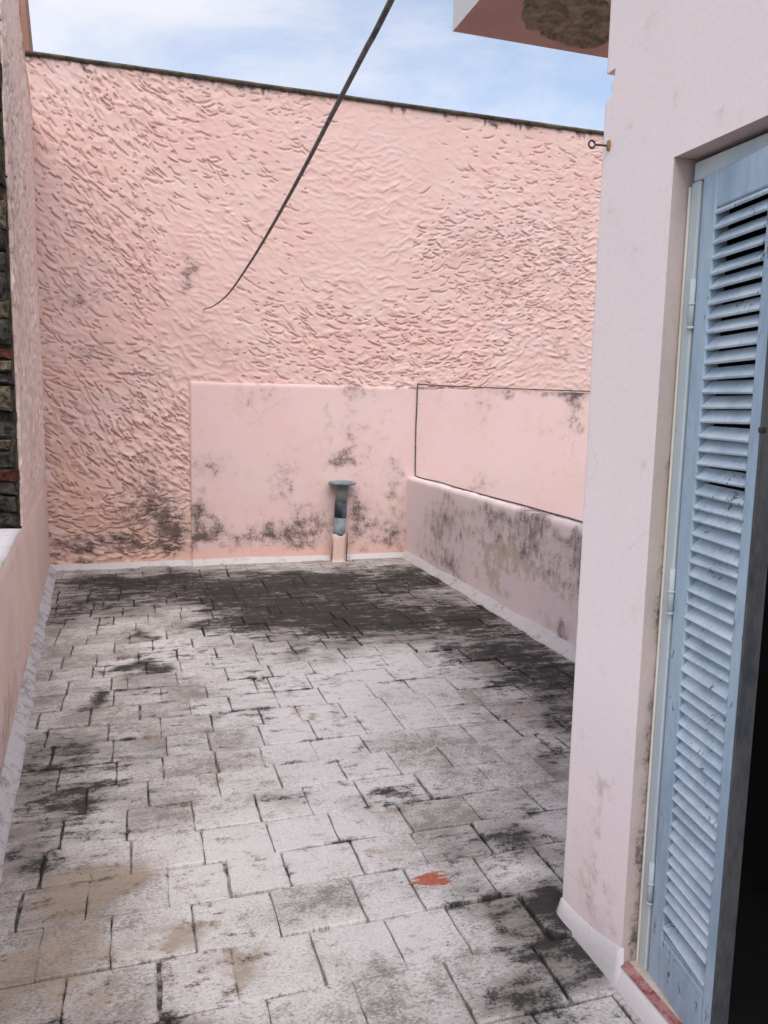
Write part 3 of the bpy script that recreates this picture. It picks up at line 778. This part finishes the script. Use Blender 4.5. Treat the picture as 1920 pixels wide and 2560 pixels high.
# chipped corner: depth of chip along the height
def chip(z):
    pts = [(2.434, 0), (2.440, .010), (2.446, .036), (2.455, .034), (2.472, .026), (2.490, .040), (2.5125, .043), (2.5135, .0), (3.2, 0)]
    if z < 2.434: return .0028 + .012 * max(0., float(fbm(z, 0 * z, 9, 5, 3)) - .58)
    for (a, c), (b, d) in zip(pts[:-1], pts[1:]):
        if a <= z <= b: return max(c + (d - c) * (z - a) / (b - a), .0025)
    return .0025
zs = sorted(set([round(float(z), 4) for z in np.arange(0, ZR, .03)] + [2.434, 2.440, 2.446, 2.455, 2.463, 2.472, 2.481, 2.490, 2.50, 2.5125, 2.5135, ZL, ZR]))
ysn = [float(y) for y in np.linspace(YC - .05, J0, 12)] + [float(y) for y in np.linspace(J0, J1, 24)[1:]] + [float(y) for y in np.linspace(J1, -2.6, 40)[1:]]
ny = len(ysn) + 4
P = np.zeros((ny, len(zs), 3))
for j, z in enumerate(zs):
    c = chip(z); wob = .0016 * (vn(z, 1, 9, 44) - .5)
    P[0, j] = (XH + .30, YC, z); P[1, j] = (XH + c, YC + wob, z); P[2, j] = (XH, YC - c + wob, z); P[3, j] = (XH, min(YC - c - .005, YC - .006), z)
yy = np.array(ysn); Yg, Zg = np.meshgrid(yy, np.array(zs), indexing='ij')
near = np.minimum(np.abs(Yg - J0), np.abs(Yg - (YC - .05)))
P[4:, :, 0] = XH + .005 * (fbm(Yg, Zg, 2.2, 77, 3) - .5) * np.clip(near / .06, .15, 1); P[4:, :, 1] = Yg; P[4:, :, 2] = Zg
i0, i1, jt = 4 + 11, 4 + 11 + 23, zs.index(ZL)
kp = np.ones((ny - 1, len(zs) - 1), bool); kp[i0:i1, :jt] = False
HBm = [(1.9, .35, .12, .30, .34), (1.8, .12, .2, .12, .45), (1.86, 2.29, .16, .05, .22), (1.8, 2.05, .2, .05, .15), (1.2, 2.75, .5, .15, .15)]
HBy = [(1.88, .45, .10, .22, .45), (1.85, .22, .1, .15, .5), (1.9, 2.25, .15, .12, .12)]
wp(grid('wall', P, M['house'], smooth=True, keep=kp, stain=lambda x, y, z: (fld(HBm, y, z, .05, 8, 318), fld(HBy, y, z, .06, 8, 319))), hs)
# wall thickness, end wall, back and inside
mb = MB()
mb.box((XH + .012, YC - .30, 0), (XH + .30, YC - .012, ZR)) if False else None
mb.add([(XH + .30, YC, 0), (4.6, YC, 0), (4.6, YC, ZR), (XH + .30, YC, ZR)], [(0, 1, 2, 3)])
mb.add([(4.6, YC, 0), (4.6, -2.6, 0), (4.6, -2.6, ZR), (4.6, YC, ZR)], [(0, 1, 2, 3)])
mb.add([(XH, -2.6, 0), (4.6, -2.6, 0), (4.6, -2.6, ZR), (XH, -2.6, ZR)], [(0, 1, 2, 3)])
wp(mb.build('outer_walls', M['house']), hs)
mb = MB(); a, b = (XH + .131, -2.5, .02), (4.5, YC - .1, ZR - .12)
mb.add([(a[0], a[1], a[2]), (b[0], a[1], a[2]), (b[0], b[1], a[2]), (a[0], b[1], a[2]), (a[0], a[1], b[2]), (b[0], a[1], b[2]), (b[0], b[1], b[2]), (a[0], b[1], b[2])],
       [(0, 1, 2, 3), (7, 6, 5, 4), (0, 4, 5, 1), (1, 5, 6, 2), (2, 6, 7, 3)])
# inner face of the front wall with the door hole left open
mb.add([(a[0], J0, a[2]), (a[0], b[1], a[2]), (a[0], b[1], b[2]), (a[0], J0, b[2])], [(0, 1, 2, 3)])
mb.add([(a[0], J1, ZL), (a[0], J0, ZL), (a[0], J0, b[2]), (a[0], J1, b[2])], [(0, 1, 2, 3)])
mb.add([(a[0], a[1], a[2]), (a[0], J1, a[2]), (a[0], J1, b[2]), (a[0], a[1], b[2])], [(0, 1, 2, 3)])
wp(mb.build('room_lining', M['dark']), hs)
# reveals of the opening
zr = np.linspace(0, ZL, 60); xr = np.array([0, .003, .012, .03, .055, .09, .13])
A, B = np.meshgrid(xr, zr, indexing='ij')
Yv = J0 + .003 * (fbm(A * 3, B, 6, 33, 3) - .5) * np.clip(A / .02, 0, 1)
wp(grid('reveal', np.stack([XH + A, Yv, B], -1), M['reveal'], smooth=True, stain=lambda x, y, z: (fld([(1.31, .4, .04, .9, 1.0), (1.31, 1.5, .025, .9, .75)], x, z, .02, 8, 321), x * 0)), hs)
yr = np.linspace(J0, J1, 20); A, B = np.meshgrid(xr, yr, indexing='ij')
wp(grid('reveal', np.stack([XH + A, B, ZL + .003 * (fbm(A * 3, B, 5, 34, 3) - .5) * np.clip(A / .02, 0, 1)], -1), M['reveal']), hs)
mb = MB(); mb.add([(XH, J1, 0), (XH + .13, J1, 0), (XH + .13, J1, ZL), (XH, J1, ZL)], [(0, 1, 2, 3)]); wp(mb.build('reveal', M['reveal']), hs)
# roof slab with spalled soffit
SX, SY = 1.216, 3.085
slab = empty('roof_slab', (SX, SY, ZR)); slab.parent = hs; slab.matrix_parent_inverse = Matrix.Translation(-Vector(hs.location))
slab_mb = MB(); slab_mb.box((SX + .004, -2.7, ZR + .05), (4.7, SY - .004, ZR + .19))
def sp(o):
    o.parent = slab; o.matrix_parent_inverse = Matrix.Translation(-Vector((SX, SY, ZR))); return o
sp(slab_mb.build('concrete_slab', M['concrete']))
poly = [(1.369, 2.775), (1.423, 2.912), (1.495, 2.97), (1.562, 2.998), (1.653, 3.019), (1.698, 3.05), (1.767, 3.044), (1.817, 3.006), (1.825, 2.921), (1.729, 2.737), (1.669, 2.697), (1.558, 2.649), (1.376, 2.686)]
xs = np.concatenate([np.arange(SX + .001, 1.33, .02), np.arange(1.33, 1.93, .0045), np.arange(1.93, 2.35, .03)]); ys = np.concatenate([np.arange(2.02, 2.60, .03), np.arange(2.60, SY, .0045), [SY]])
A, B = np.meshgrid(xs, ys, indexing='ij')
def sdist(A, B):
    ins = np.zeros(A.shape, bool); d = np.full(A.shape, 9.)
    for (x0, y0), (x1, y1) in zip(poly, poly[1:] + poly[:1]):
        cond = ((y0 > B) != (y1 > B)) & (A < (x1 - x0) * (B - y0) / (y1 - y0 + 1e-9) + x0); ins ^= cond
        t_ = np.clip(((A - x0) * (x1 - x0) + (B - y0) * (y1 - y0)) / ((x1 - x0) ** 2 + (y1 - y0) ** 2), 0, 1)
        d = np.minimum(d, np.hypot(A - x0 - t_ * (x1 - x0), B - y0 - t_ * (y1 - y0)))
    return np.where(ins, d, -d)
sd = sdist(A, B) + .05 * (fbm(A, B, 12, 3, 4) - .5)
dep = np.clip(sd / .012, 0, 1)
Z = ZR + .003 * (fbm(A, B, 4, 9, 3) - .5) + dep * (.014 + .045 * (fbm(A, B, 10, 12, 4) - .45))
Z = np.minimum(Z, ZR + .049)
mi = (sd[:-1, :-1] > .004).astype(int)
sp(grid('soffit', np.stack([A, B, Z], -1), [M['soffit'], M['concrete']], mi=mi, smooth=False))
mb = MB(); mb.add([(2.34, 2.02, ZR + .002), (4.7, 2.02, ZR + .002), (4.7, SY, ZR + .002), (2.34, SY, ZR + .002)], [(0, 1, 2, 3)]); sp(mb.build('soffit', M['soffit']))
ys = np.arange(-2.7, SY + .01, .05); zz = np.array([0, .004, .05, .10, .145, .19])
P = np.zeros((len(ys) + 1, len(zz), 3))
for i, y in enumerate(list(ys) + [SY]):
    for j, z in enumerate(zz):
        P[i, j] = (SX + .005 * (vn(y, z, 7, 14) - .5), min(y, SY), ZR + z + (.004 * (vn(y, 2, 9, 15) - .5) if j == 0 else 0))
sp(grid('fascia', P, M['fascia'], smooth=False))
mb = MB(); mb.box((SX, SY - .003, ZR), (4.7, SY + .002, ZR + .19)); sp(mb.build('fascia', M['fascia']))
# white skirting of the house, and door sill
path = [(XH, float(y), -1, 0) for y in sorted(list(np.arange(J1, YC - .004, .025)) + [J0 - .006, J0 - .004])] + [(XH, YC, -.75, .75)] + [(XH + float(d), YC, 0, 1) for d in np.arange(.03, 1.4, .05)]
P = np.zeros((len(path), 5, 3))
for i, (x, y, nx, ny_) in enumerate(path):
    o1 = .005 * (vn(x + y, 0, 7, 66) - .5); h = .066 + .016 * (vn(x + y, 4, 6, 67) - .5) + min(max(0, (1.98 - y)) * .17, .045)
    if ny_ == 0 and y < J0 - .005: h = .064
    P[i] = [(x - nx * .004, y - ny_ * .004, h)] + [(x + nx * d, y + ny_ * d, z) for d, z in ((.004 + o1, h - .008), (.010 + o1, h * .45), (.017 + o1 * 1.5, .008), (.017 + o1 * 1.5, -.02))]
wp(grid('skirting', P, M['lime']), hs)
mb = MB(); xs_ = [XH - .006, XH + .028, XH + .30]
P = np.zeros((30, 2, 3)); Q = np.zeros((30, 2, 3))
for i, y in enumerate(np.linspace(J0 - .004, J1, 30)):
    k = .006 * (vn(y, 0, 14, 68) - .5)
    P[i] = [(XH - .006, y, .0655), (XH + .022 + k, y, .073)]; Q[i] = [(XH + .020 + k, y, .0728), (XH + .135, y, .060)]
wp(grid('painted_sill_edge', P, M['redpaint']), hs); wp(grid('door_sill', Q, M['sill']), hs)

# door frame
FX = 1.306
fr = empty('door_frame', (FX, J0, 0)); wp(fr, hs)
def fp(o): o.parent = fr; o.matrix_parent_inverse = Matrix.Translation(-Vector((FX, J0, 0))); return o
mb = MB(); mb.box((FX, 1.668, .06), (FX + .05, 1.700, 2.148), bev=.003); fp(mb.build('jamb', M['frame']))
mb = MB(); mb.box((FX - .003, 1.7005, .06), (FX + .045, 1.708, 2.14), bev=.002); fp(mb.build('bead', M['cream']))
mb = MB(); mb.box((FX + .004, J1, 2.150), (FX + .055, 1.699, 2.196), bev=.003); fp(mb.build('head', M['frame']))
mb = MB(); mb.box((FX, J1 + .003, .06), (FX + .05, .735, 2.148), bev=.003); fp(mb.build('jamb', M['frame']))

# louvred shutter leaf
AZ = R(9.0)
dv = Vector((-math.sin(AZ), -math.cos(AZ), 0)); L0 = Vector((1.305, 1.632, 0)) + dv * -.030
leaf = empty('shutter', (L0.x, L0.y, .062), math.atan2(dv.y, dv.x)); leaf.parent = hs
leaf.matrix_parent_inverse = Matrix.Translation(-Vector(hs.location))
LW, LH, TH = .303, 2.092, .038
def lpart(mb, name, mat, smooth=False):
    return mb.build(name, mat, leaf, smooth)
mb = MB(); mb.box((0, 0, 0), (.062, TH, LH), bev=.003); lpart(mb, 'stile', M['blue'])
mb = MB(); mb.box((.262, 0, 0), (LW - .0035, TH, LH), bev=.003); lpart(mb, 'stile', M['blue'])
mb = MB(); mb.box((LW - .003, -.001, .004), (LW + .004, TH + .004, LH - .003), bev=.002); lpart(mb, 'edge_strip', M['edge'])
mb = MB(); mb.box((.0625, .0015, LH - .085), (.2615, TH - .001, LH - .001), bev=.003); lpart(mb, 'rail', M['blue'])
mb = MB(); mb.box((.0625, .0015, .001), (.2615, TH - .001, .150), bev=.003); lpart(mb, 'rail', M['blue'])
mb = MB(); mb.box((.063, .006, .150), (.261, .020, .163), bev=.002); lpart(mb, 'rail_lip', M['blue'])
mb = MB(); mb.box((.0622, -.0005, .012), (.2618, .0012, .128), bev=.0004); lpart(mb, 'bottom_panel', M['blue'])
# slats: outer edge low, inner edge high
n_sl = 53; z0 = .195; z1 = LH - .100; pitch = (z1 - z0) / (n_sl - 1)
sv = []
tilt = R(47); dep_, thk = .0368, .0072
ca, sa = math.cos(tilt), math.sin(tilt)
prof = [(0, 0), (.0012, -.0016), (dep_, -.0016 + .0005), (dep_, thk * .8), (.0012, thk * .75), (0, thk * .4)]
def slat_mesh(r):
    mb = MB(); ring = []
    for x in (.0625, .2615):
        for (u, t_) in prof:
            ring.append((x, u * ca - t_ * sa - .001, u * sa + t_ * ca))
    k = len(prof); fs = [tuple(range(k)), tuple(range(2 * k - 1, k - 1, -1))]
    for i in range(k): fs.append((i, (i + 1) % k, k + (i + 1) % k, k + i))
    mb.add(ring, fs); return mb
first = None; rsl = random.Random(5)
for i in range(n_sl):
    if first is None:
        first = slat_mesh(0).build('slat', M['slat'], leaf); o = first
    else:
        o = first.copy(); COL.objects.link(o); o.parent = leaf
    dz = rsl.gauss(0, .0012)
    o.location = (0, .002 + rsl.gauss(0, .0006), z0 + pitch * i + dz)
    o.rotation_euler = (rsl.gauss(0, .055), rsl.gauss(0, .007), 0)
    if i == 0: o.rotation_euler = (-.25, .055, 0); o.location.z -= .012
# hinges
for hz in (1.74, 1.02, .12 + .09):
    mb = MB(); mb.tube([(-.004, -.006, hz), (-.004, -.006, hz + .055), (-.004, -.006, hz + .056), (-.004, -.006, hz + .115)], [.0075, .0075, .0075, .0075], 10)
    mb.tube([(-.004, -.006, hz + .053), (-.004, -.006, hz + .058)], .0092, 10)
    mb.tube([(-.004, -.006, hz - .004), (-.004, -.006, hz + .002)], .0088, 10)
    lpart(mb, 'hinge', M['frame'], True)
mb = MB(); mb.box((.298, -.004, 1.494), (.3095, .010, 1.506), bev=.002); mb.tube([(.306, -.003, 1.50), (.313, -.006, 1.499)], .003, 8); lpart(mb, 'latch', M['iron'])

# ------------------------------------------------------------------ vent pipe at the foot of the back wall
vp = empty('vent_pipe', (1.944, 7.70, 0))
tag(vp, 'blue-grey vent pipe with flat cap rising from a pink sleeve at the back wall', 'pipe')
mb = MB(); seg = []
P = np.zeros((25, 14, 3))
for i in range(25):
    a = 2 * math.pi * i / 24
    for j, z in enumerate(np.linspace(-.01, .285, 14)):
        r_ = .070 + .006 * (float(vn(a % 6.2831, z, 5, 7)) - .5) * 2 + (.02 if j == 0 else 0); ex = 4
        ca_, sa_ = math.cos(a), math.sin(a); q = (abs(ca_) ** ex + abs(sa_) ** ex) ** (-1 / ex)
        if j == 13: r_ = .06
        P[i, j] = (ca_ * q * r_ * 1.02 + z * .05, sa_ * q * r_ * .95 + .03, z)
    P[24] = P[0]
o = grid('sleeve', P, M['sleeve'], vp)
mb = MB(); mb.tube([(.012, .02, .27), (.018, .02, .30), (.026, .02, .455)], [.060, .0605, .0595], 24); lp_ = mb.build('lower_pipe', M['pipe_blue'], vp, True)
mb = MB(); mb.tube([(.024, .02, .452), (.0245, .02, .4525), (.030, .02, .60), (.031, .02, .603)], [.060, .0625, .0625, .059], 24); mb.build('collar', M['pipe_dark'], vp, True)
mb = MB(); mb.tube([(.030, .02, .595), (.037, .02, .70), (.042, .02, .775), (.042, .02, .79)], [.058, .060, .063, .066], 24); mb.build('upper_pipe', M['pipe_green'], vp, True)
mb = MB(); mb.tube([(.042, .02, .782), (.042, .02, .790), (.042, .02, .800), (.042, .02, .812), (.042, .02, .822), (.042, .02, .828)], [.075, .136, .143, .140, .09, .02], 32); mb.build('cap', M['pipe_blue'], vp, True)
for sx, zt in ((-.078, .22), (.079, .30)):
    mb = MB(); mb.tube([(sx + .004, -.02, 0), (sx + .01, -.02, zt * .6), (sx + .014, -.018, zt)], [.005, .006, .004], 8); mb.build('support_rod', M['rust'] if sx < 0 else M['iron'], vp, True)

# ------------------------------------------------------------------ cables
def spline(pts, k=8):
    out = []
    for i in range(len(pts) - 1):
        p0 = Vector(pts[max(i - 1, 0)]); p1 = Vector(pts[i]); p2 = Vector(pts[i + 1]); p3 = Vector(pts[min(i + 2, len(pts) - 1)])
        for j in range(k):
            t = j / k
            out.append(.5 * ((2 * p1) + (p2 - p0) * t + (2 * p0 - 5 * p1 + 4 * p2 - p3) * t * t + (3 * p1 - p0 - 3 * p2 + p3) * t ** 3))
    out.append(Vector(pts[-1])); return out
cp = [(.645, 7.872, 2.466), (0.639, 7.84, 2.461), (0.579, 6.453, 2.326), (0.537, 5.477, 2.245), (0.503, 4.671, 2.189), (0.475, 4.039, 2.158), (0.435, 3.101, 2.135), (0.407, 2.456, 2.129), (0.384, 1.921, 2.133), (0.367, 1.531, 2.142), (0.356, 1.272, 2.149), (0.35, 1.123, 2.154), (.315, .3, 2.20), (.27, -.8, 2.30), (.23, -1.8, 2.42)]
mb = MB(); mb.tube(spline(cp, 8), .0046, 10)
tag(mb.build('overhead_cable', M['cable'], None, True), 'thick dark cable hanging overhead and running down to the stucco wall', 'cable')
rc = random.Random(9)
wpts = [(5.58, YB - .040, 1.789), (4.7, YB - .041, 1.790), (4.1, YB - .040, 1.793), (3.5, YB - .041, 1.800), (3.1, YB - .042, 1.806), (2.84, YB - .044, 1.812), (2.806, YB - .044, 1.800), (2.803, YB - .044, 1.6), (2.797, YB - .045, 1.35), (2.800, YB - .045, 1.1), (2.802, YB - .045, .92), (2.806, YB - .055, .862), (2.812, YB - .14, .853)]
for y in np.arange(7.5, 1.9, -.35): wpts.append((2.812 + rc.gauss(0, .004), y, HP + .008 + abs(rc.gauss(0, .004))))
mb = MB(); mb.tube(spline(wpts, 4), .0068, 8)
tag(mb.build('wall_cable', M['cable'], None, True), 'thin black cable along the wall panel, down the wall and along the right parapet top', 'cable')

# ------------------------------------------------------------------ eye screw at the house corner
ey = empty('eye_screw', (XH, 1.998, 2.316)); tag(ey, 'small rusty eye screw sticking out near the house corner', 'hook')
mb = MB(); mb.tube([(.01, 0, 0), (-.042, .006, 0)], .0030, 8)
ring = [(-.042 - .0095 + .0095 * math.cos(a), .006, .0095 * math.sin(a)) for a in np.linspace(.25, 6.1, 22)]
mb.tube(ring, .0026, 8); mb.build('eye', M['iron'], ey, True)
mb = MB(); mb.tube([(.003, 0, 0), (-.006, 0, 0), (-.008, 0, 0)], [.013, .011, .005], 14); o = mb.build('rusty_plug', M['rust'], ey, True); o.scale = (1, .55, 1.25)

bpy.context.view_layer.update()
